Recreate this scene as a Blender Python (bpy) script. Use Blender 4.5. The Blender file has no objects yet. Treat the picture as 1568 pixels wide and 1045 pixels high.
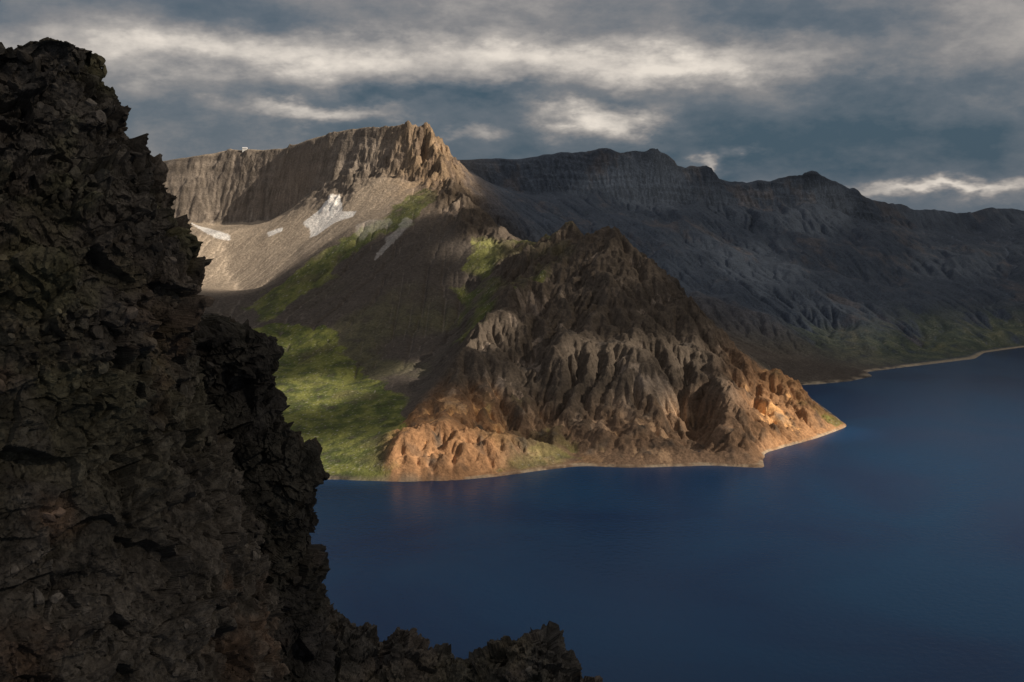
import bpy, math, time, bmesh
import numpy as np
from mathutils import Vector
T0=time.time()
F=1742.0; HC=450.0; HY=290.0
PITCH=math.atan((522.5-HY)/F)
cp,sp=math.cos(PITCH),math.sin(PITCH)
# ---------------------------------------------------------------- survey helpers
def ray(px,py):
    a=(px-784)/F; b=(522.5-py)/F
    return np.array([a, cp+b*sp, -sp+b*cp])
def P(px,py,D):
    r=ray(px,py); r=r/r[1]*D
    return (r[0],D,HC+r[2])
def W(px,py,z=0.0):
    r=ray(px,py); t=(z-HC)/r[2]
    return (r[0]*t,r[1]*t,z)
def link(o):
    bpy.context.scene.collection.objects.link(o); return o
# ---------------------------------------------------------------- noise
TR=np.random.default_rng(11)
_a=TR.random((512,512))*2*np.pi;G2X=np.cos(_a).astype(np.float32).ravel();G2Y=np.sin(_a).astype(np.float32).ravel()
V3=(TR.random(64**3)*2-1).astype(np.float32)
def pn2(x,y,s=0):
    xi=np.floor(x);yi=np.floor(y);fx=(x-xi).astype(np.float32);fy=(y-yi).astype(np.float32)
    xi=xi.astype(np.int32)+s*37;yi=yi.astype(np.int32)+s*91
    x0=xi&511;x1=(xi+1)&511;y0=(yi&511)*512;y1=((yi+1)&511)*512
    u=fx*fx*fx*(fx*(fx*6-15)+10);v=fy*fy*fy*(fy*(fy*6-15)+10)
    def g(i,a,b): return G2X[i]*(fx-a)+G2Y[i]*(fy-b)
    a=g(y0+x0,0,0);a+=(g(y0+x1,1,0)-a)*u;b=g(y1+x0,0,1);b+=(g(y1+x1,1,1)-b)*u
    return (a+(b-a)*v)*1.5
def fbm2(x,y,o=4,s=0,gain=.5):
    r=0;a=1.;n=0
    for i in range(o):
        r=r+a*pn2(x*2**i+17.3*i,y*2**i-9.1*i,s+i);n+=a;a*=gain
    return r/n
def rid2(x,y,o=4,s=0,gain=.5,ly=2.):
    r=0;a=1.;n=0
    for i in range(o):
        r=r+a*(1-2*np.abs(pn2(x*2**i+7.3*i,y*ly**i-3.1*i,s+i)));n+=a;a*=gain
    return r/n
def pn3(p,s=0):
    i=np.floor(p);f=(p-i).astype(np.float32);u=f*f*(3-2*f);i=i.astype(np.int32)+np.array([s*17,s*29,s*41],np.int32)
    X=[i[:,0]&63,(i[:,0]+1)&63];Y=[(i[:,1]&63)<<6,((i[:,1]+1)&63)<<6];Zz=[(i[:,2]&63)<<12,((i[:,2]+1)&63)<<12]
    def lx(j,k):
        a=V3[X[0]+Y[j]+Zz[k]];return a+(V3[X[1]+Y[j]+Zz[k]]-a)*u[:,0]
    def ly(k):
        a=lx(0,k);return a+(lx(1,k)-a)*u[:,1]
    a=ly(0);return a+(ly(1)-a)*u[:,2]
def fbm3(p,o=4,s=0,gain=.5):
    r=0;a=1.;n=0
    for i in range(o):
        r=r+a*pn3(p*2**i+3.7*i,s+i);n+=a;a*=gain
    return r/n
def rid3(p,o=4,s=0,gain=.55):
    r=0;a=1.;n=0
    for i in range(o):
        r=r+a*(1-2*np.abs(pn3(p*2**i+3.7*i,s+i)));n+=a;a*=gain
    return r/n
VB=[TR.random(64**3).astype(np.float32) for _ in range(3)]
def blocks(p,s=0,tilt=0.9):
    p=p.astype(np.float32);b=np.floor(p);bi=b.astype(np.int32);best=np.full(len(p),9.,np.float32);hh=np.zeros(len(p),np.float32);rr=np.zeros(len(p),np.float32)
    for i in(-1,0,1):
        for j in(-1,0,1):
            for k in(-1,0,1):
                h=((bi[:,0]+(i+s*13))&63)+(((bi[:,1]+(j+s*7))&63)<<6)+(((bi[:,2]+(k+s*3))&63)<<12)
                r1=VB[0][h];r2=VB[1][h];r3=VB[2][h]
                dx=p[:,0]-b[:,0]-i-r1;dy=p[:,1]-b[:,1]-j-r2;dz=p[:,2]-b[:,2]-k-r3
                d=dx*dx+dy*dy+dz*dz
                m=d<best
                t=(r3-.5)+tilt*(dx*(r2-.5)+dy*(r1-.5)+dz*(r3-.5))*2
                hh=np.where(m,t,hh);rr=np.where(m,r2,rr);best=np.where(m,d,best)
    return hh,rr
def sm(a,b,x):
    t=np.clip((x-a)/(b-a),0,1);return t*t*(3-2*t)
# ---------------------------------------------------------------- terrain constraints
shoreF=[(300,742),(400,738),(490,735),(560,737),(620,738),(690,736),(760,731),(830,721),(890,714),(960,717),(1030,715),(1100,713),(1150,717),(1178,719),(1166,702),(1172,693),(1220,681),(1262,669),(1299,654)]
shoreB=[(1299,654),(1275,635),(1240,612),(1215,590),(1250,589),(1300,585),(1340,577),(1325,570),(1400,561),(1495,550),(1505,540),(1568,531),(1700,522),(1900,540),(2150,600)]
L=[]
L.append([W(*p) for p in [(-500,760),(-100,750)]+shoreF])
L.append([W(*p) for p in shoreB])
L.append([(x*.975,y*.975,-22) for x,y,z in [W(*p) for p in [(-500,760)]+shoreF[:14]]])
L.append([W(*p,-12) for p in [(1190,722),(1186,706),(1225,693),(1268,680),(1322,660),(1312,632),(1275,604)]])
L.append([W(*p,-15) for p in [(1300,602),(1360,588),(1420,577),(1530,558),(1640,548),(1850,560),(2000,600)]])
L.append([(-3000,1500,-30),(3500,1500,-30)])
L.append([(300,1650,-30),(900,1900,-30),(1500,2400,-30),(2200,2700,-30)])
for l in [
 [(-500,240,3300),(-200,235,3500),(100,245,3700),(225,249,3750),(290,240,3750),(345,229,3750),(430,228,3650),(470,210,3520),(510,200,3450),(560,194,3400),(600,191,3350),(650,186,3290),(664,206,3300),(682,243,3400),(700,250,3550),(740,243,3700),(800,244,3800),(880,230,3900),(960,229,3950),(1000,220,3950),(1028,240,4000),(1052,257,4020),(1085,250,4050),(1100,274,4100),(1140,277,4150),(1200,266,4180),(1240,259,4200),(1290,283,4250),(1340,307,4350),(1400,323,4450),(1500,324,4500),(1560,321,4500),(1700,330,4400),(2000,330,4000)],
 [(-200,345,3300),(100,345,3500),(230,338,3600),(345,345,3620),(430,335,3530),(475,300,3430),(500,262,3390),(560,262,3310),(620,272,3220),(680,285,3130)],
 [(740,290,3600),(830,300,3700),(930,295,3820),(1050,312,3920),(1150,318,4050),(1240,312,4120),(1340,345,4220),(1500,360,4370)],
 [(345,380,3350),(350,420,3150),(370,450,2980)],
 [(270,390,3350),(290,450,3050)],
 [(500,290,3360),(490,340,3200),(440,400,3050),(395,450,2920)],
 [(690,284,3100),(650,304,3040),(600,328,2990),(540,348,2940),(470,402,2840),(385,472,2740),(300,520,2600)],
 [(640,360,2850),(600,430,2650),(560,510,2450),(540,590,2250)],
 [(715,440,2640),(690,520,2400),(640,590,2150),(612,655,1940)],
 [(430,500,2560),(440,560,2350),(460,620,2100),(490,690,1880)],
 [(250,520,2500),(300,600,2150),(350,690,1880)],
 [(-100,350,2400),(50,500,2100),(100,650,1850)],
 [(664,210,3290),(680,260,3180),(692,280,3100),(715,316,2950),(745,350,2850),(800,366,2750),(850,360,2650),(880,347,2600),(915,366,2540),(935,352,2510),(965,361,2470),(1000,398,2400),(1035,447,2350),(1110,520,2280),(1180,578,2230),(1250,624,2180),(1290,648,2155)],
 [(880,356,2590),(820,418,2430),(760,478,2290),(730,502,2230),(705,548,2130),(690,596,2000),(685,625,1910)],
 [(730,502,2230),(800,528,2160)],
 [(622,685,1790),(648,648,1825),(700,638,1850),(735,676,1832)],
 [(1080,664,1905),(1130,652,1905),(1162,680,1885)],
 [(1195,645,2060),(1250,646,2110)],
 [(945,360,2490),(940,448,2310),(960,513,2190),(1000,600,2010),(1030,655,1910)],
 [(960,513,2190),(880,528,2150),(840,558,2080)],
 [(1035,452,2340),(1060,552,2180),(1110,598,2040),(1130,640,1960)],
 [(800,572,2130),(850,642,1990),(885,702,1880)],
 [(1040,600,2080),(1060,650,1970),(1060,690,1895)],
 [(1180,625,2100),(1165,600,2150)],
 [(800,400,3100),(950,452,2900),(1100,540,2750),(1195,585,2650)],
 [(850,330,3450),(950,360,3350),(1050,400,3300),(1150,430,3350),(1300,430,3550),(1450,430,3750),(1600,430,3800)],
 [(1100,500,2950),(1200,545,2830),(1300,552,2880),(1400,540,3030),(1500,520,3230),(1600,505,3380)],
 ]: L.append([P(*p) for p in l])
L.append([(-3000,5600,350),(0,5600,380),(3400,5600,-50)])
L.append([(-1500,4700,400),(0,4800,350),(900,4900,250),(2000,5100,50),(3200,5100,0)])
X0,X1,Y0,Y1=-2200.,3200.,1450.,5450.
def bil(A,x,y):
    x=np.clip(x,0,A.shape[1]-1.001);y=np.clip(y,0,A.shape[0]-1.001)
    i=x.astype(int);j=y.astype(int);u=x-i;v=y-j
    return (A[j,i]*(1-u)+A[j,i+1]*u)*(1-v)+(A[j+1,i]*(1-u)+A[j+1,i+1]*u)*v
def resize(A,ny,nx):
    y=np.linspace(0,A.shape[0]-1,ny);x=np.linspace(0,A.shape[1]-1,nx)
    return bil(A,x[None,:].repeat(ny,0),y[:,None].repeat(nx,1))
def solve(cell,init=None,iters=150):
    nx=int((X1-X0)/cell)+1;ny=int((Y1-Y0)/cell)+1
    S=np.zeros(nx*ny);C=np.zeros(nx*ny)
    for l in L:
        for a,b in zip(l[:-1],l[1:]):
            a=np.array(a);b=np.array(b);n=int(np.linalg.norm((b-a)[:2])/(cell*.4))+2
            q=a+(b-a)*np.linspace(0,1,n)[:,None]
            i=np.rint((q[:,0]-X0)/cell).astype(int);j=np.rint((q[:,1]-Y0)/cell).astype(int)
            k=(i>=0)&(i<nx)&(j>=0)&(j<ny)
            np.add.at(S,j[k]*nx+i[k],q[k,2]);np.add.at(C,j[k]*nx+i[k],1)
    fix=(C>0).reshape(ny,nx);val=(S/np.maximum(C,1)).reshape(ny,nx)
    Z=np.full((ny,nx),200.) if init is None else resize(init,ny,nx)
    Z[fix]=val[fix]
    for it in range(iters):
        Q=np.pad(Z,1,mode='edge')
        N=(Q[:-2,1:-1]+Q[2:,1:-1]+Q[1:-1,:-2]+Q[1:-1,2:])/4
        Z=np.where(fix,val,N)
    return Z
def blur(A,n):
    for _ in range(n):
        Q=np.pad(A,1,mode='edge');A=(Q[:-2,1:-1]+Q[2:,1:-1]+2*A)/4
        Q=np.pad(A,1,mode='edge');A=(Q[1:-1,:-2]+Q[1:-1,2:]+2*A)/4
    return A
Z=solve(100,None,600);Z=solve(50,Z,400);Z=solve(25,Z,300);Z=solve(12.5,Z,200);Z=solve(6.25,Z,60)
CELL=(X1-X0)/(Z.shape[1]-1)
Z=blur(Z,2)
gx=X0+np.arange(Z.shape[1])*CELL;gy=Y0+np.arange(Z.shape[0])*(Y1-Y0)/(Z.shape[0]-1)
GX,GY=np.meshgrid(gx,gy)
def slope(A,c=CELL):
    a,b=np.gradient(A,c);return np.hypot(a,b)
S0=blur(slope(Z),6)
land=sm(-2,25,Z)
def poly(pts,x,y):
    r=np.zeros(x.shape,bool);n=len(pts)
    for i in range(n):
        xa,ya=pts[i][:2];xb,yb=pts[(i+1)%n][:2]
        if ya==yb: continue
        c=((ya>y)!=(yb>y))&(x<(xb-xa)*(y-ya)/(yb-ya)+xa);r^=c
    return r
pen=[P(700,330,2960),P(760,350,2860),P(900,330,2650),P(1000,400,2450),P(1320,640,2180),P(1320,680,2000),P(1190,735,1780),P(590,760,1700),P(590,700,1850),P(690,540,2130),P(760,440,2430),P(760,380,2760)]
spine=[P(640,230,3290),P(690,230,3300),P(760,350,2960),P(770,366,2800),P(715,366,2790),P(660,300,3060)]
mp=blur(poly(pen,GX,GY).astype(float),10);ms_=blur(poly(spine,GX,GY).astype(float),8)
mall=np.maximum(mp,ms_)
cragP=np.clip(mall*sm(.15,.45,S0),0,1)*land
cragF=np.clip(sm(.7,1.05,S0),0,1)*(1-mp)*land
wx=fbm2(GX/170,GY/170,5,50,.55)*80;wy=fbm2(GX/170,GY/170,5,60,.55)*80
n=(rid2((GX+wx)/200,(GY+wy)/260,4,1,.5)-.35)*44*cragP
n+=(rid2((GX+wx)/150,(GY+wy)/150,5,5,.58)-.35)*34*cragF*(1-.6*sm(0,300,GX)*sm(3700,3900,GY))
vall=(1-np.maximum(cragP,cragF))*land*sm(.08,.4,S0)
fr=sm(-100,300,GX)*sm(2750,3050,GY)
n+=(rid2((GX+wx*1.5)/330,(GY+wy*1.5)/500,4,20,.5)-.4)*vall*(5+44*fr)
n+=fbm2(GX/60,GY/60,4,30)*5*land*sm(0,.3,S0)
Z=Z+n
NB=[(-1,-1),(-1,0),(-1,1),(0,-1),(0,1),(1,-1),(1,0),(1,1)]
def streams(Z,cell,KM,iters,warm=25,seed=3,m=.5,creep=.05):
    """stream-power incision: gullies cut where run-off gathers"""
    rng=np.random.default_rng(seed);ny,nx=Z.shape;idx=np.arange(ny*nx).reshape(ny,nx);A=np.ones(ny*nx)
    for it in range(iters):
        Q=np.pad(Z,1,mode='edge');best=np.zeros_like(Z);rec=idx.copy()
        for dj,di in NB:
            dd=math.hypot(dj,di)
            s=(Z-Q[1+dj:1+dj+ny,1+di:1+di+nx])/dd
            s=s*(1+.3*(rng.random(Z.shape)-.5))
            r=np.clip(np.arange(ny)+dj,0,ny-1)[:,None]*nx+np.clip(np.arange(nx)+di,0,nx-1)[None,:]
            k=s>best;best=np.where(k,s,best);rec=np.where(k,r,rec)
        R=rec.ravel();self_=(R==idx.ravel());src=np.where(self_,0.,1.)
        for _ in range(150 if it==0 else warm):
            A=1+np.bincount(R,A*src,minlength=ny*nx)
        drop=np.maximum(Z.ravel()-Z.ravel()[R],0).reshape(ny,nx)
        Sg=best/cell
        E=np.minimum(KM*(A.reshape(ny,nx)*(cell/6.25)**2)**m*Sg,.45*drop)
        E=np.where(Z>1,E,0)
        Z=Z-E
        Q=np.pad(Z,1,mode='edge');lap=(Q[:-2,1:-1]+Q[2:,1:-1]+Q[1:-1,:-2]+Q[1:-1,2:])/4-Z
        Z=Z+lap*creep
    return Z,A.reshape(ny,nx)
hard=.55+.9*sm(-.3,.3,fbm2(GX/110,GY/110,4,41))
KM=(.21*cragP*hard+.04*cragF+vall*(.03+.10*fr))
left0=sm(2850,3050,GY)*(1-sm(-350,-150,GX));KM=KM*(1-.6*left0*(1-cragF))
Zb=Z.copy();Z,AC=streams(Z,CELL,KM,30,22)
i0,i1=int((-560-X0)/CELL),int((1010-X0)/CELL);j0,j1=int((1700-Y0)/CELL),int((3400-Y0)/CELL)
sub=Z[j0:j1,i0:i1];fy_,fx_=(j1-j0-1)*2+1,(i1-i0-1)*2+1
Zf=resize(sub,fy_,fx_);kf=resize((KM)[j0:j1,i0:i1],fy_,fx_);cpf=resize(np.maximum(cragP,cragF)[j0:j1,i0:i1],fy_,fx_)
FX,FY=np.meshgrid(np.linspace(gx[i0],gx[i1-1],fx_),np.linspace(gy[j0],gy[j1-1],fy_))
fwx=fbm2(FX/50,FY/50,4,46,.6)*28;fwy=fbm2(FX/50,FY/50,4,47,.6)*28
nn_=fbm2(FX/24,FY/24,4,33,.62)*8*cpf+(rid2((FX+fwx)/75,(FY+fwy)/75,6,36,.62)-.4)*22*cpf+fbm2(FX/14,FY/14,3,34)*1.2*sm(1,12,Zf)
nn_+=(rid2((FX+fwx)/48,(FY+fwy)/48,4,39,.6)-.45)*14*cpf*sm(190,260,Zf)
Zf,AF=streams(Zf+nn_,CELL/2,kf*.8,20,30,5,creep=.015)
ex=np.minimum.reduce([np.arange(fx_)[None,:]+0*Zf,fx_-1-np.arange(fx_)[None,:]+0*Zf,np.arange(fy_)[:,None]+0*Zf,fy_-1-np.arange(fy_)[:,None]+0*Zf]);ew=sm(0,30,ex)
DF=(Zf-resize(sub,fy_,fx_))*ew;AFl=np.log(AF)*ew+(1-ew)*resize(np.log(AC[j0:j1,i0:i1]),fy_,fx_)
print('fine',time.time()-T0)
def hs(x,y):
    return bil(Z,(x-X0)/CELL,(y-Y0)/CELL)+fine(DF,x,y)
def fine(A,x,y):
    u=(x-gx[i0])/(CELL/2);v=(y-gy[j0])/(CELL/2)
    return np.where((u>=0)&(u<=fx_-1)&(v>=0)&(v<=fy_-1),bil(A,u,v),0)
def hit(px,py):
    r=ray(px,py);r=r/r[1];D=np.arange(1500,5300,4.);x=r[0]*D;z=HC+r[2]*D
    k=np.where((hs(x,D)>=z)|(z<0))[0]
    i=k[0] if len(k) else len(D)-200
    return (x[i],D[i],z[i])
# ---------------------------------------------------------------- final mesh grid
def axis(segs):
    o=[segs[0][0]]
    for a,b,s in segs:
        n=max(1,int(round((b-a)/s)));o+=list(a+(b-a)*np.arange(1,n+1)/n)
    return np.array(o)
xs=axis([(-2200,-1200,12),(-1200,-500,3.6),(-500,950,2.1),(950,2100,4.5),(2100,3200,20)])
ys=axis([(1450,1740,20),(1740,2700,2.1),(2700,3400,3.6),(3400,4300,4.5),(4300,5450,30)])
MX,MY=np.meshgrid(xs,ys)
MZ=hs(MX,MY)
def up(A): return bil(A,(MX-X0)/CELL,(MY-Y0)/CELL)
CP=up(cragP);CF=up(cragF);LD=sm(0,12,MZ)
SLc=slope(Z);SL=up(blur(SLc,1))
LA=up(np.log(AC));inf=(MX>gx[i0]+90)&(MX<gx[i1-1]-90)&(MY>gy[j0]+90)&(MY<gy[j1-1]-90)
LA=np.where(inf,fine(AFl,MX,MY)-.6,LA)
w1=fbm2(MX/60,MY/60,4,70)*26;w2=fbm2(MX/60,MY/60,4,75)*26
r1=rid2((MX+w1)/80,(MY+w2)/100,5,80,.62)
big=fbm2(MX/230,MY/230,3,83)
th=.32-.65*big-.06*(3.5-np.clip(LA,0,6))
fin=np.clip(r1-th,0,.55);O1=sm(0,.10,r1-th)
amp=CP*LD
MZ=MZ+fin*16*amp
r2=rid2((MX+w1)/17,(MY+w2)/19,4,88,.65)
MZ=MZ+(r2-.4)*5.5*O1*amp
lev=(MZ+.16*MX+fbm2(MX/110,MY/110,4,99)*26)/19.;fl=np.floor(lev);ft=lev-fl
MZ=MZ+amp*O1*((fl+sm(.25,.95,ft))-lev)*19*.3
r3=rid2((MX+w1*1.4)/60,(MY+w2*1.4)/60,5,95,.6)
topk=1-.6*sm(3780,3880,MY)*sm(0,200,MX)
MZ=MZ+(r3-.4)*17*CF*topk
lev=(MZ+fbm2(MX/160,MY/160,4,97)*45)/24.;fl=np.floor(lev);ft=lev-fl
MZ=MZ+CF*((fl+sm(.3,.95,ft))-lev)*24*.55
crest=sm(3800,3900,MY)*sm(4600,4400,MY)
MZ=MZ+fbm2(MX/70,MY/300,4,93,.6)*9*sm(0,300,MX)*crest
pkz=np.exp(-((MX+250)/130)**2-((MY-3300)/70)**2);MZ=MZ+(rid2(MX/30,MY/60,4,94,.6)-.5)*13*pkz
MZ=MZ+fbm2(MX/11,MY/11,3,90)*1.0*LD*(0.2+CP*O1+CF)
rough=np.clip(CF+CP*O1,0,1)*LD
ny,nx=MX.shape
print('verts',nx*ny,time.time()-T0)
# ---------------------------------------------------------------- colours
def wpoly(pts,jit=14,k=1):
    w=[hit(*p) for p in pts];r=0
    JX=fbm2(MX/60,MY/60,4,101);JY=fbm2(MX/60,MY/60,4,111)
    for i in range(k):
        r=r+poly(w,MX+JX*jit*(1+.8*i),MY+JY*jit*(1+.8*i)).astype(float)
    return r/k
N1=fbm2(MX/220,MY/220,5,120);N2=fbm2(MX/35,MY/35,4,130);N3=fbm2(MX/8,MY/8,3,140)
def c3(*c): return np.array(c,float)
def mixc(a,b,t): return a*(1-t[...,None])+b*t[...,None]
col=np.ones((ny,nx,3))*c3(.10,.084,.072)
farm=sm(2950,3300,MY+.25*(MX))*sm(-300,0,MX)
col=mixc(col,c3(.085,.106,.142),farm)  # blue-grey stands in for distance haze, put into the rock colour
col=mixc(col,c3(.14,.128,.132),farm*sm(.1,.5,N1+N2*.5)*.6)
left=sm(2850,3050,MY)*(1-sm(-350,-150,MX))
col=mixc(col,c3(.40,.325,.25),left*(1-rough))
col=mixc(col,c3(.24,.20,.165),left*rough)
cpm=up(mall)
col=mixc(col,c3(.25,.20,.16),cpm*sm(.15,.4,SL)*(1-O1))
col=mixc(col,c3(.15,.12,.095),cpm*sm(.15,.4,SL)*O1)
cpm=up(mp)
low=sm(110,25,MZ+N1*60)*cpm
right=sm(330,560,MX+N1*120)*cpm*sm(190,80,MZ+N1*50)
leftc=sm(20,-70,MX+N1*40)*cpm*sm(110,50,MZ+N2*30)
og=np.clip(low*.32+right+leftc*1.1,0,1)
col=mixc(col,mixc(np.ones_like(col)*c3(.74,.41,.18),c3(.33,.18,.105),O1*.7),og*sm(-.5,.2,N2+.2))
pk=np.exp(-((MX+215)/120)**2-((MY-3250)/190)**2)
col=mixc(col,mixc(np.ones_like(col)*c3(.46,.32,.20),c3(.24,.17,.12),sm(-.1,.3,N2)),pk*.85)
flat=left*sm(.35,.15,SL)*sm(520,560,MZ)
col=mixc(col,c3(.40,.31,.21),flat)
sc=sm(2.6,5.0,LA)*sm(.05,.3,SL)
col=mixc(col,col*1.6+.015,sc*.8)
col=mixc(col,col*.62,sm(1.8,.3,LA)*rough*.75)
strat=fbm2(MZ/8+N1*3,MX/700,3,160)
col=col*(1+.6*strat*CF+.35*strat*CP*O1)[...,None]
gz=np.clip(wpoly([(340,520),(420,495),(500,500),(550,570),(610,610),(620,650),(600,700),(595,735),(480,735),(300,700)],20,4)
  +wpoly([(380,470),(480,400),(560,350),(640,290),(672,300),(630,340),(540,395),(470,450),(410,490)],20,4)*.85
  +wpoly([(725,365),(760,360),(800,372),(900,360),(880,400),(790,440),(740,500),(700,530),(705,440)],20,4)*.95
  +wpoly([(760,610),(840,640),(890,705),(860,722),(760,728),(745,680)],30,5)*.7
  +wpoly([(1180,580),(1240,612),(1298,650),(1280,655),(1220,620)],jit=4),0,1)
gz=np.clip(gz+farm*sm(120,20,MZ+N1*40)*.5+ .25*sm(0,60,MZ)*sm(2800,2400,MY)*(1-CP)*sm(0,.4,N1+.1),0,1)
gr=gz*sm(1.0,.6,SL+.3*N2)*sm(-.5,.15,N2+.3)*sm(1,6,MZ)*(1-.8*O1*CP)*(1-.6*sm(3.5,5.5,LA)*sm(.3,.5,SL))
green=mixc(np.ones((ny,nx,3))*c3(.085,.11,.032),c3(.19,.20,.055),sm(-.35,.4,N2+N1*.5))
green=mixc(green,c3(.13,.115,.06),sm(.1,.5,fbm2(MX/90,MY/90,4,171))*.6)
sad=hit(738,376);green=mixc(green,c3(.30,.30,.10),np.exp(-((MX-sad[0])**2+(MY-sad[1])**2)/110.**2)*.8)  # sunlit brightness of the saddle put into the grass colour
col=mixc(col,green,gr*.92)
sn=np.clip(wpoly([(463,342),(478,330),(494,316),(504,300),(518,298),(524,312),(524,324),(546,324),(540,333),(516,340),(500,350),(484,362),(474,364),(474,352)],jit=3)
  +wpoly([(292,341),(320,350),(352,361),(353,369),(335,367),(310,355)],jit=3)+wpoly([(408,357),(432,349),(431,356),(412,364)],jit=3)
  +wpoly([(622,332),(632,338),(590,385),(574,400),(572,393),(598,362)],jit=10,k=4)*.3+wpoly([(545,345),(595,335),(600,342),(556,366),(540,362)],jit=12,k=4)*.18,0,1)
col=mixc(col,c3(.82,.78,.74),sn)
col=mixc(col,c3(.46,.38,.28),sm(3.5,1.5,MZ)*np.where(farm>.5,1.,.75*sm(-.3,.3,N2+.05)))
col=col*(1+.34*N3[...,None]+.24*N2[...,None])
peb=fbm2(MX/5,MY/5,2,177);col=mixc(col,c3(.4,.37,.33),sm(.42,.5,peb)*gr*.7)
col=np.clip(col,.01,.9)
def grid_mesh(name,V,ny,nx,cols,mat,smooth=True):
    me=bpy.data.meshes.new(name);me.vertices.add(ny*nx);me.vertices.foreach_set('co',V.astype(np.float32).ravel())
    idx=np.arange(ny*nx).reshape(ny,nx)
    f=np.stack([idx[:-1,:-1],idx[:-1,1:],idx[1:,1:],idx[1:,:-1]],-1).reshape(-1,4)
    return fin_mesh(me,name,f,cols,mat,smooth)
def fin_mesh(me,name,f,cols,mat,smooth):
    k=f.shape[1]
    me.loops.add(f.size);me.loops.foreach_set('vertex_index',f.ravel().astype(np.int32))
    me.polygons.add(len(f));me.polygons.foreach_set('loop_start',np.arange(0,f.size,k,dtype=np.int32))
    me.polygons.foreach_set('use_smooth',np.full(len(f),smooth))
    me.update(calc_edges=True)
    if cols is not None:
        a=me.attributes.new('tint','FLOAT_COLOR','POINT');cc=cols.reshape(-1,3)
        c=np.ones((len(cc),4),np.float32);c[:,:3]=cc;a.data.foreach_set('color',c.ravel())
    me.materials.append(mat)
    return link(bpy.data.objects.new(name,me))
# ---------------------------------------------------------------- materials
def newmat(name):
    m=bpy.data.materials.new(name);m.use_nodes=True;nt=m.node_tree
    return m,nt,nt.nodes['Principled BSDF']
def rockmat(name,sc1,sc2,bd,vary=.35,rough=.92,det=6):
    m,nt,b=newmat(name);N=nt.nodes;K=nt.links
    at=N.new('ShaderNodeAttribute');at.attribute_name='tint'
    g=N.new('ShaderNodeNewGeometry')
    n1=N.new('ShaderNodeTexNoise');n1.inputs['Scale'].default_value=sc1;n1.inputs['Detail'].default_value=det;n1.inputs['Roughness'].default_value=.65
    n2=N.new('ShaderNodeTexNoise');n2.inputs['Scale'].default_value=sc2;n2.inputs['Detail'].default_value=4;n2.inputs['Roughness'].default_value=.7
    K.new(g.outputs['Position'],n1.inputs['Vector']);K.new(g.outputs['Position'],n2.inputs['Vector'])
    r=N.new('ShaderNodeMapRange');r.inputs[1].default_value=.3;r.inputs[2].default_value=.7;r.inputs[3].default_value=1-vary;r.inputs[4].default_value=1+vary
    K.new(n2.outputs['Fac'],r.inputs[0])
    mx=N.new('ShaderNodeVectorMath');mx.operation='SCALE';K.new(at.outputs['Color'],mx.inputs[0]);K.new(r.outputs[0],mx.inputs['Scale'])
    K.new(mx.outputs[0],b.inputs['Base Color'])
    bu=N.new('ShaderNodeBump');bu.inputs['Strength'].default_value=1.;bu.inputs['Distance'].default_value=bd
    K.new(n1.outputs['Fac'],bu.inputs['Height']);K.new(bu.outputs[0],b.inputs['Normal'])
    b.inputs['Roughness'].default_value=rough;b.inputs['Specular IOR Level'].default_value=.2
    return m
mt=rockmat('mountain_rock_and_grass',.11,.22,5.0,.32)
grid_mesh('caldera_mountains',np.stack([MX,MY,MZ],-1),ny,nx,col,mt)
# water
m,nt,b=newmat('lake_water');N=nt.nodes;K=nt.links
g=N.new('ShaderNodeNewGeometry')
n1=N.new('ShaderNodeTexNoise');n1.inputs['Scale'].default_value=.12;n1.inputs['Detail'].default_value=4
n2=N.new('ShaderNodeTexNoise');n2.inputs['Scale'].default_value=.0026;n2.inputs['Detail'].default_value=5;n2.inputs['Distortion'].default_value=.9
K.new(g.outputs['Position'],n1.inputs['Vector']);K.new(g.outputs['Position'],n2.inputs['Vector'])
bu=N.new('ShaderNodeBump');bu.inputs['Strength'].default_value=.5;bu.inputs['Distance'].default_value=.8
K.new(n1.outputs['Fac'],bu.inputs['Height']);K.new(bu.outputs[0],b.inputs['Normal'])
cr=N.new('ShaderNodeValToRGB');cr.color_ramp.elements[0].position=.35;cr.color_ramp.elements[1].position=.65
cr.color_ramp.elements[0].color=(.0025,.029,.100,1);cr.color_ramp.elements[1].color=(.004,.052,.138,1)
K.new(n2.outputs['Fac'],cr.inputs[0]);K.new(cr.outputs[0],b.inputs['Base Color'])
rr_=N.new('ShaderNodeMapRange');rr_.inputs[1].default_value=.4;rr_.inputs[2].default_value=.6;rr_.inputs[3].default_value=.2;rr_.inputs[4].default_value=.27
K.new(n2.outputs['Fac'],rr_.inputs[0]);K.new(rr_.outputs[0],b.inputs['Roughness'])
b.inputs['IOR'].default_value=1.33;b.inputs['Specular IOR Level'].default_value=.26
me=bpy.data.meshes.new('lake');me.from_pydata([(-3500,-2500,0),(3600,-2500,0),(3600,4300,0),(-3500,4300,0)],[],[(0,1,2,3)]);me.materials.append(m);link(bpy.data.objects.new('lake',me))
m,nt,b=newmat('ground_soil');b.inputs['Base Color'].default_value=(.06,.065,.05,1);b.inputs['Roughness'].default_value=1
vs=[(0,2500,-60)];fs=[]
for i,(r,z) in enumerate([(3500,-60),(6000,-150),(12000,-900),(45000,-4500)]):
    for k in range(64):
        a=k*math.pi/32;vs.append((r*math.cos(a),2500+r*math.sin(a),z))
    for k in range(64):
        a0=1+i*64+k;a1=1+i*64+(k+1)%64
        fs.append((0,a0,a1) if i==0 else (a0-64,a0,a1,a1-64))
me=bpy.data.meshes.new('ground');me.from_pydata(vs,[],fs);me.materials.append(m);link(bpy.data.objects.new('ground',me))
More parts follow.
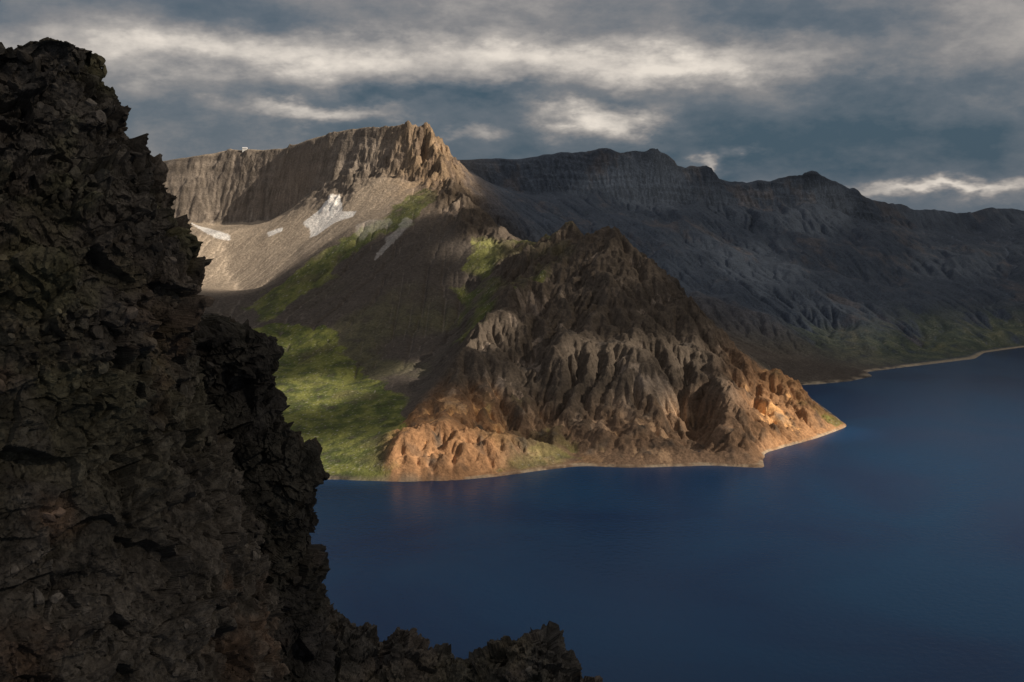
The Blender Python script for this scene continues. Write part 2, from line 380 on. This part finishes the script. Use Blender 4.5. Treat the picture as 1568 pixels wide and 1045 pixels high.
def station():
    r=ray(375,229);r=r/r[1];D=np.arange(3450,3950,3.)
    ix=np.clip(np.searchsorted(xs,r[0]*D),0,nx-1);iy=np.clip(np.searchsorted(ys,D),0,ny-1);zt=MZ[iy,ix];k=np.argmax((zt-HC)/D)
    hx,hy,hz=r[0]*D[k],D[k],zt[k]
    m,nt,b=newmat('white_paint');b.inputs['Base Color'].default_value=(.8,.8,.78,1)
    m2,nt,b=newmat('station_roof');b.inputs['Base Color'].default_value=(.6,.6,.62,1)
    m3,nt,b=newmat('window_glass');b.inputs['Base Color'].default_value=(.03,.04,.05,1)
    e=link(bpy.data.objects.new('weather_station_building',None));e.location=(hx,hy,hz)
    def box(n,x,y,z,w,d,h,mm,gable=0):
        v=[(x-w/2,y-d/2,z),(x+w/2,y-d/2,z),(x+w/2,y+d/2,z),(x-w/2,y+d/2,z)];v+=[(a,b_,z+h) for a,b_,_ in v]
        f=[(0,1,5,4),(1,2,6,5),(2,3,7,6),(3,0,4,7),(4,5,6,7),(3,2,1,0)]
        if gable: v+=[(x-w/2,y,z+h+gable),(x+w/2,y,z+h+gable)];f=[(0,1,5,4),(1,2,6,9,5),(2,3,7,6),(3,0,4,8,7),(4,5,9,8),(6,7,8,9),(3,2,1,0)]
        me=bpy.data.meshes.new(n);me.from_pydata(v,[],f);me.materials.append(mm);o=link(bpy.data.objects.new(n,me));o.parent=e
    box('walls',0,0,-8,15,9,13,m);box('roof',0,0,5.02,16,10,.4,m2,3);box('annex',12,0,-8,8.8,7,10,m)
    for i in range(4): box('window_%d'%i,-5.5+i*3.6,-4.55,2,1.4,.12,1.6,m3)
    return (hx,hy,hz)
ST=station()
# ---------------------------------------------------------------- sun + cloud sheet added out of view to shape the sunlight
EL=math.radians(33);AZ=math.radians(113)
SD=np.array([math.cos(EL)*math.sin(AZ),math.cos(EL)*math.cos(AZ),math.sin(EL)])
sl=bpy.data.lights.new('sun','SUN');sl.energy=5;sl.angle=math.radians(.5);sl.color=(1,.87,.70)
so=link(bpy.data.objects.new('sun',sl))
so.rotation_euler=Vector(SD).to_track_quat('Z','Y').to_euler();so.location=(0,0,4000)
ZD=2500.
pools=[(320,400,420,1),(450,330,240,1),(380,440,200,.75),(430,245,260,.8),(330,290,260,.55),(500,245,170,.55),(560,300,110,.5),(665,225,120,1),(675,265,110,1),(590,215,130,.55),(740,372,85,1),(715,420,50,.7),(705,310,70,.8),
 (500,600,115,1),(460,525,70,.4),(500,705,120,1),(570,720,80,.5),(640,690,95,1.),(700,700,85,1.),(790,700,75,.9),(860,712,65,.9),(740,520,75,1),(780,590,60,.4),(880,540,75,.7),(960,530,80,.8),(1040,545,85,.8),
 (920,620,90,.3),(1120,600,100,1),(1180,620,120,1),(1250,655,130,1),(1060,690,70,.6),(960,700,70,.35),(940,410,130,.24),(1190,690,80,1),
 (1150,400,300,.24),(1000,270,260,.22),(1300,500,250,.2),(1250,330,260,.2),(1450,400,250,.16)]
dxs=np.arange(1200,7600,25.);dys=np.arange(-2600,4500,25.);DX,DY=np.meshgrid(dxs,dys)
wX=fbm2(DX/260,DY/260,4,200)*90;wY=fbm2(DX/260,DY/260,4,210)*90
Tt=.045+.08*sm(-.1,.4,fbm2(DX/400,DY/400,3,230))
for h,r,a in [(hit(p[0],p[1]),p[2],p[3]) for p in pools]+[(ST,90,1)]:
    k=(ZD-h[2])/SD[2];cx=h[0]+SD[0]*k;cy=h[1]+SD[1]*k
    d=np.hypot(DX+wX*r/150-cx,DY+wY*r/150-cy)/r
    Tt=np.maximum(Tt,a*sm(1.25,.5,d))
k=ZD/SD[2];lx,ly=1000+SD[0]*k,1750+SD[1]*k
lk=sm(1.5,.2,np.hypot((DX-lx)/1100,(DY-ly)/800));lx2,ly2=300+SD[0]*k,1400+SD[1]*k
Tt=np.maximum(Tt,.6*lk);Tt=np.maximum(Tt,.22*sm(1.3,.5,np.hypot((DX-lx2)/1000,(DY-ly2)/420)))
k=(ZD-HC)/SD[2];lx,ly=-15+SD[0]*k,40+SD[1]*k
Tt=np.maximum(Tt,.10*sm(1.5,.6,np.hypot((DX-lx)/200,(DY-ly)/200)))
Tt=np.clip(Tt,0,1)
m=bpy.data.materials.new('shadow_cloud_sheet');m.use_nodes=True;nt=m.node_tree;N=nt.nodes;K=nt.links;N.clear()
o=N.new('ShaderNodeOutputMaterial');mx=N.new('ShaderNodeMixShader');tr=N.new('ShaderNodeBsdfTransparent');df=N.new('ShaderNodeBsdfDiffuse');df.inputs[0].default_value=(.8,.8,.82,1)
at=N.new('ShaderNodeAttribute');at.attribute_name='tint'
K.new(at.outputs['Fac'],mx.inputs[0]);K.new(df.outputs[0],mx.inputs[1]);K.new(tr.outputs[0],mx.inputs[2]);K.new(mx.outputs[0],o.inputs[0])
DZ=ZD+fbm2(DX/500,DY/500,4,220)*60
grid_mesh('added_shadow_cloud',np.stack([DX,DY,DZ],-1),len(dys),len(dxs),np.repeat(Tt[...,None],3,-1),m)  # unseen sheet added to shade the ground, holes aimed at chosen sun spots
# ---------------------------------------------------------------- foreground cliffs
rng=np.random.default_rng(7)
def normals(V):
    a=np.gradient(V,axis=1);b=np.gradient(V,axis=0);n=np.cross(a,b);return n/(np.linalg.norm(n,axis=-1,keepdims=True)+1e-9)
def rocktint(p,rr,rr2,base,greenk,rustk):
    g=sm(-.12,.3,fbm3(p/4.,4,301))*greenk;r=sm(-.05,.35,fbm3(p/3.5+20,4,311))*rustk
    c=np.ones((len(p),3))*np.array(base)
    c=c*(1-g[:,None])+np.array([.092,.086,.045])*g[:,None]
    c=c*(1-r[:,None])+np.array([.12,.072,.046])*r[:,None]
    v=fbm3(p/1.2,5,321,.65)
    return np.clip(c*(.72+.4*rr+.4*rr2+1.1*v)[:,None],.009,.5)
ROT=np.array([[.86,.2,.47],[-.1,.97,-.2],[-.5,.12,.86]])
def displace(V,ny,nx,seed,amps,face=0):
    n=normals(V).reshape(-1,3);p=V.reshape(-1,3).astype(np.float32)
    q=(p@ROT.T).astype(np.float32)
    w=np.stack([fbm3(p/2.,3,seed+i*5,.5) for i in range(3)],-1)
    big=rid3((q+w*.8)/np.array([2.4,2.4,1.8],np.float32),5,seed+40,.5)
    h1,r1=blocks((q+w*.3)/np.array([2.6,2.6,1.9],np.float32),seed+1,.8)
    h2,r2=blocks((q+w*.2)/np.array([1.1,1.1,.85],np.float32),seed+2,.8)
    h3,r3=blocks((p+w*.15)/.46,seed+3,.7)
    h4,r4=blocks(p/.2,seed+4,.6)
    gate=sm(-.25,.35,fbm3(p/3.,3,seed+70))
    d=amps[0]*fbm3(p/6.,3,seed+9)+amps[1]*(big-.5)+amps[2]*(h1*1.2+h2*(.35+.5*gate))+amps[3]*h3*(.5+.6*gate)+amps[4]*h4+.12*fbm3(p/.5,4,seed+75,.6)
    if face:
        fm=sm(.45,.95,np.abs(n[:,1]))
        fur=rid3(((q+w*1.5)/np.array([7.,7.,3.2],np.float32)),4,seed+80,.5)
        d=d+face*fm*(fur-.45)*2.4+face*fm*1.8*fbm3(p/5.,3,seed+90)
    return (p+n*d[:,None]),n,r3,r2
SC=[]
def prow(name,edge,De,xl,ylf,zb,ncol,nrow,th1,seed,amps,base,gk,rk,mat,nscat,face=0):
    e=np.array([P(px,py,De) for px,py in edge]);o=np.argsort(e[:,2]);ez=e[o,2];ex=e[o,0];zt=ez[-1]
    zz=np.linspace(zb,zt,nrow);cap=np.linspace(0,1,60)[1:]
    rows=[];th=np.linspace(0,1,ncol)*th1
    for z in zz:
        xe=np.interp(z,ez,ex);yl=ylf(z-HC)
        rows.append(np.stack([xl+(xe-xl)*np.sin(th),yl+(De-yl)*(1-np.cos(th)),np.full(ncol,z)],-1))
    r0=rows[-1];cen=np.array([xl,De+4,zt])
    for c in cap:
        q=r0+(cen-r0)*c;rows.append(q)
    V=np.array(rows)
    if name=='rocky_cliff':
        tk=sm(zt-3,zt,V[...,2]);V[...,2]-=tk*(1.1*sm(-20.4,-22.6,V[...,0])+.25*np.sin(V[...,0]*2.1))
    ny,nx=V.shape[:2]
    p,n,r2,r3=displace(V,ny,nx,seed,amps,face);zr=p[:,2]-HC
    over=p[:,2]-zt;p[:,2]=np.where(over>-.3,zt-.3+(over+.3)*.5,p[:,2])
    c=rocktint(p,r2,r3,base,gk(zr),rk(zr))
    k=rng.integers(0,len(p),nscat);SC.append((p[k],n[k],c[k]))
    return grid_mesh(name,p,ny,nx,c,mat,False)
mr=rockmat('volcanic_rock',6.,2.5,.10,.5)
e1=[(148,72),(149,95),(145,125),(162,160),(179,190),(186,215),(201,245),(226,265),(241,310),(257,345),(268,375),(276,420),(280,470),(276,520),(268,590),(277,640),(310,720),(335,790),(350,860),(375,930),(392,990),(398,1045),(410,1150),(430,1300)]
prow('rocky_cliff',e1,50,-34,lambda z:np.interp(z,[-28,8],[22,44]),HC-28,900,900,2.0,400,(.35,.7,.62,.22,.07),(.068,.059,.050),lambda z:.7*sm(-16,-3,z),lambda z:.45*sm(-2,-9,z)+.1,mr,9000,1.)
e2=[(300,486),(322,494),(338,484),(352,489),(372,499),(402,508),(421,522),(429,540),(423,556),(404,572),(412,600),(436,635),(452,668),(477,698),(491,740),(491,790),(484,830),(487,880),(493,920),(500,960),(506,1045),(515,1150),(530,1300)]
prow('rock_buttress',e2,60,-36,lambda z:np.interp(z,[-34,-6],[50,54]),HC-34,640,640,2.1,500,(.2,.5,.6,.2,.06),(.030,.027,.025),lambda z:.1+0*z,lambda z:.1+0*z,mr,300,.5)  # base darkened: deep shade of the right-hand face put into the colour
e3=[(380,800),(470,880),(500,928),(520,947),(560,965),(590,975),(612,962),(622,966),(640,985),(680,1002),(720,1000),(760,992),(800,978),(825,968),(840,970),(858,990),(875,1008),(885,1032),(930,1046),(1000,1090),(1150,1200)]
ee=np.array([P(a,b,84) for a,b in e3]);nx3,ny3=700,440
x3=np.linspace(ee[0,0],ee[-1,0],nx3);y3=np.linspace(62,104,ny3);A,B=np.meshgrid(x3,y3)
rz=np.interp(A,ee[:,0],ee[:,2]);C=rz-.75*np.sqrt((B-84)**2+.3)+.3
p,n,r2,r3=displace(np.stack([A,B,C],-1),ny3,nx3,600,(.3,.5,.7,.25,.08))
c=rocktint(p,r2,r3,(.048,.044,.04),.2+0*p[:,0],.1+0*p[:,0])
grid_mesh('rocky_spur',p,ny3,nx3,c,mr,False)
k=rng.integers(0,len(p),3500);SC.append((p[k],n[k],c[k]))
vars_=[]
for v in range(10):
    bm=bmesh.new();bmesh.ops.create_icosphere(bm,subdivisions=2,radius=1)
    q=np.array([x.co[:] for x in bm.verts]);f=np.array([[x.index for x in t.verts] for t in bm.faces]);bm.free()
    for _ in range(8):
        nn=rng.normal(size=3);nn/=np.linalg.norm(nn);dd=rng.uniform(.3,.7);t=q@nn
        q=q-np.outer(np.maximum(t-dd,0),nn)
    q*=rng.uniform(.5,1.2,3)
    vars_.append((q,f))
def scatter():
    Pp=np.concatenate([s[0] for s in SC]);Nn=np.concatenate([s[1] for s in SC]);Cc=np.concatenate([s[2] for s in SC])
    keep=(Pp[:,1]<90)&(Nn[:,1]<.6)&(fbm3(Pp/3.5,3,777)>-.12);Pp=Pp[keep];Nn=Nn[keep];Cc=Cc[keep];n=len(Pp)
    s=np.clip(.045*rng.random(n)**-.6,.05,.38);VV=[];FF=[];CC=[];off=0
    for v in range(10):
        k=np.where(np.arange(n)%10==v)[0];q,f=vars_[v];m_=len(k)
        a=rng.random(m_)*6.283;b_=rng.random(m_)*6.283
        ca,sa,cb,sb=np.cos(a),np.sin(a),np.cos(b_),np.sin(b_);O=np.zeros(m_)
        R1=np.stack([np.stack([ca,-sa,O],-1),np.stack([sa,ca,O],-1),np.stack([O,O,O+1],-1)],1)
        R2=np.stack([np.stack([O+1,O,O],-1),np.stack([O,cb,-sb],-1),np.stack([O,sb,cb],-1)],1)
        R=R1@R2
        X=np.einsum('nij,vj->nvi',R,q)*s[k][:,None,None]+(Pp[k]+Nn[k]*s[k][:,None]*.15)[:,None]
        VV.append(X.reshape(-1,3));FF.append((f[None]+(np.arange(m_)*len(q))[:,None,None]+off).reshape(-1,3));off+=m_*len(q)
        cc=Cc[k]*rng.uniform(.7,1.6,m_)[:,None];CC.append(np.repeat(cc,len(q),0))
    V=np.concatenate(VV);f=np.concatenate(FF);c=np.clip(np.concatenate(CC),.01,.5)
    me=bpy.data.meshes.new('loose_rocks');me.vertices.add(len(V));me.vertices.foreach_set('co',V.astype(np.float32).ravel())
    fin_mesh(me,'loose_rocks',f,c,mr,False)
scatter()
print('rocks',time.time()-T0)
# ---------------------------------------------------------------- world
w=bpy.data.worlds.new('World');bpy.context.scene.world=w;w.use_nodes=True;nt=w.node_tree;N=nt.nodes;K=nt.links;N.clear()
def val(s,i):
    if isinstance(s,(int,float)): i.default_value=s
    else: K.new(s,i)
def M(op,a,b=None,c=None,clamp=False):
    n=N.new('ShaderNodeMath');n.operation=op;n.use_clamp=clamp
    val(a,n.inputs[0])
    if b is not None: val(b,n.inputs[1])
    if c is not None: val(c,n.inputs[2])
    return n.outputs[0]
tc=N.new('ShaderNodeTexCoord');sx=N.new('ShaderNodeSeparateXYZ');K.new(tc.outputs['Generated'],sx.inputs[0])
az=M('ARCTAN2',sx.outputs[0],sx.outputs[1]);el=sx.outputs[2]
def noise(sa,se,off,detail=5,rough=.55,dist=0.):
    c=N.new('ShaderNodeCombineXYZ');K.new(M('MULTIPLY_ADD',az,sa,off),c.inputs[0]);K.new(M('MULTIPLY_ADD',el,se,off*.7),c.inputs[1]);c.inputs[2].default_value=off
    n=N.new('ShaderNodeTexNoise');n.inputs['Scale'].default_value=1;n.inputs['Detail'].default_value=detail;n.inputs['Roughness'].default_value=rough;n.inputs['Distortion'].default_value=dist
    K.new(c.outputs[0],n.inputs['Vector']);return n.outputs['Color']
ws=N.new('ShaderNodeSeparateXYZ');K.new(noise(12,26,3.1,5,.6),ws.inputs[0])
azw=M('ADD',az,M('MULTIPLY',M('SUBTRACT',ws.outputs[0],.5),.2));elw=M('ADD',el,M('MULTIPLY',M('SUBTRACT',ws.outputs[1],.5),.06))
def A_(px): return math.atan((px-784)/F)
def E_(py): return (HY-py)/F
def G(px,py,sa,se,amp,tilt=0.):
    a=M('MULTIPLY_ADD',azw,F/sa,-A_(px)*F/sa);b=M('MULTIPLY_ADD',elw,F/se,-E_(py)*F/se)
    return M('MULTIPLY',M('POWER',2.718,M('MULTIPLY_ADD',a,M('MULTIPLY',a,-1.),M('MULTIPLY',b,M('MULTIPLY',b,-1.)))),amp)
n_=N.new('ShaderNodeSeparateXYZ');K.new(noise(4,11,1.7,6,.58),n_.inputs[0])
br=M('MULTIPLY_ADD',n_.outputs[0],.9,-.15)
n2_=N.new('ShaderNodeSeparateXYZ');K.new(noise(14,26,5.7,6,.62),n2_.inputs[0])
br=M('ADD',br,M('MULTIPLY_ADD',n2_.outputs[0],.8,-.4))
for g in [(780,98,520,34,.56),(320,85,200,32,.38),(1100,115,190,28,.30),(480,168,110,18,.7),(905,188,80,26,.75),(1112,252,32,20,.65),(690,205,50,12,.4),(1440,289,190,12,.75),(650,12,700,30,.14),(1330,215,330,42,-.32),(650,150,300,14,-.22),(1540,50,140,80,.22)]:
    br=M('ADD',br,G(*g))
br=M('ADD',br,M('MULTIPLY',M('MAXIMUM',M('SUBTRACT',el,.17),0.),.5),clamp=True)
cr=N.new('ShaderNodeValToRGB');R=cr.color_ramp
R.elements[0].position=0;R.elements[0].color=(.05,.088,.125,1)
R.elements[1].position=1;R.elements[1].color=(.82,.74,.65,1)
for p_,c_ in [(.28,(.12,.145,.175,1)),(.5,(.235,.23,.235,1)),(.75,(.44,.405,.375,1))]:
    e=R.elements.new(p_);e.color=c_
K.new(br,cr.inputs[0])
sky=N.new('ShaderNodeTexSky');sky.sky_type='NISHITA';sky.sun_disc=False;sky.sun_elevation=EL;sky.sun_rotation=AZ
b1=N.new('ShaderNodeBackground');K.new(sky.outputs[0],b1.inputs[0]);b1.inputs[1].default_value=.06
b2=N.new('ShaderNodeBackground');K.new(cr.outputs[0],b2.inputs[0]);b2.inputs[1].default_value=1.
ms=N.new('ShaderNodeMixShader');ms.inputs[0].default_value=.94;K.new(b1.outputs[0],ms.inputs[1]);K.new(b2.outputs[0],ms.inputs[2])
wo=N.new('ShaderNodeOutputWorld');K.new(ms.outputs[0],wo.inputs[0])
# ---------------------------------------------------------------- camera
cd=bpy.data.cameras.new('camera');cd.sensor_width=36;cd.lens=36*F/1568;cd.clip_start=.5;cd.clip_end=90000
co=link(bpy.data.objects.new('camera',cd));co.location=(0,0,HC);co.rotation_euler=(math.pi/2-PITCH,0,0)
sc_=bpy.context.scene;sc_.camera=co;sc_.view_settings.view_transform='Standard';sc_.view_settings.look='None'
print('done',time.time()-T0)
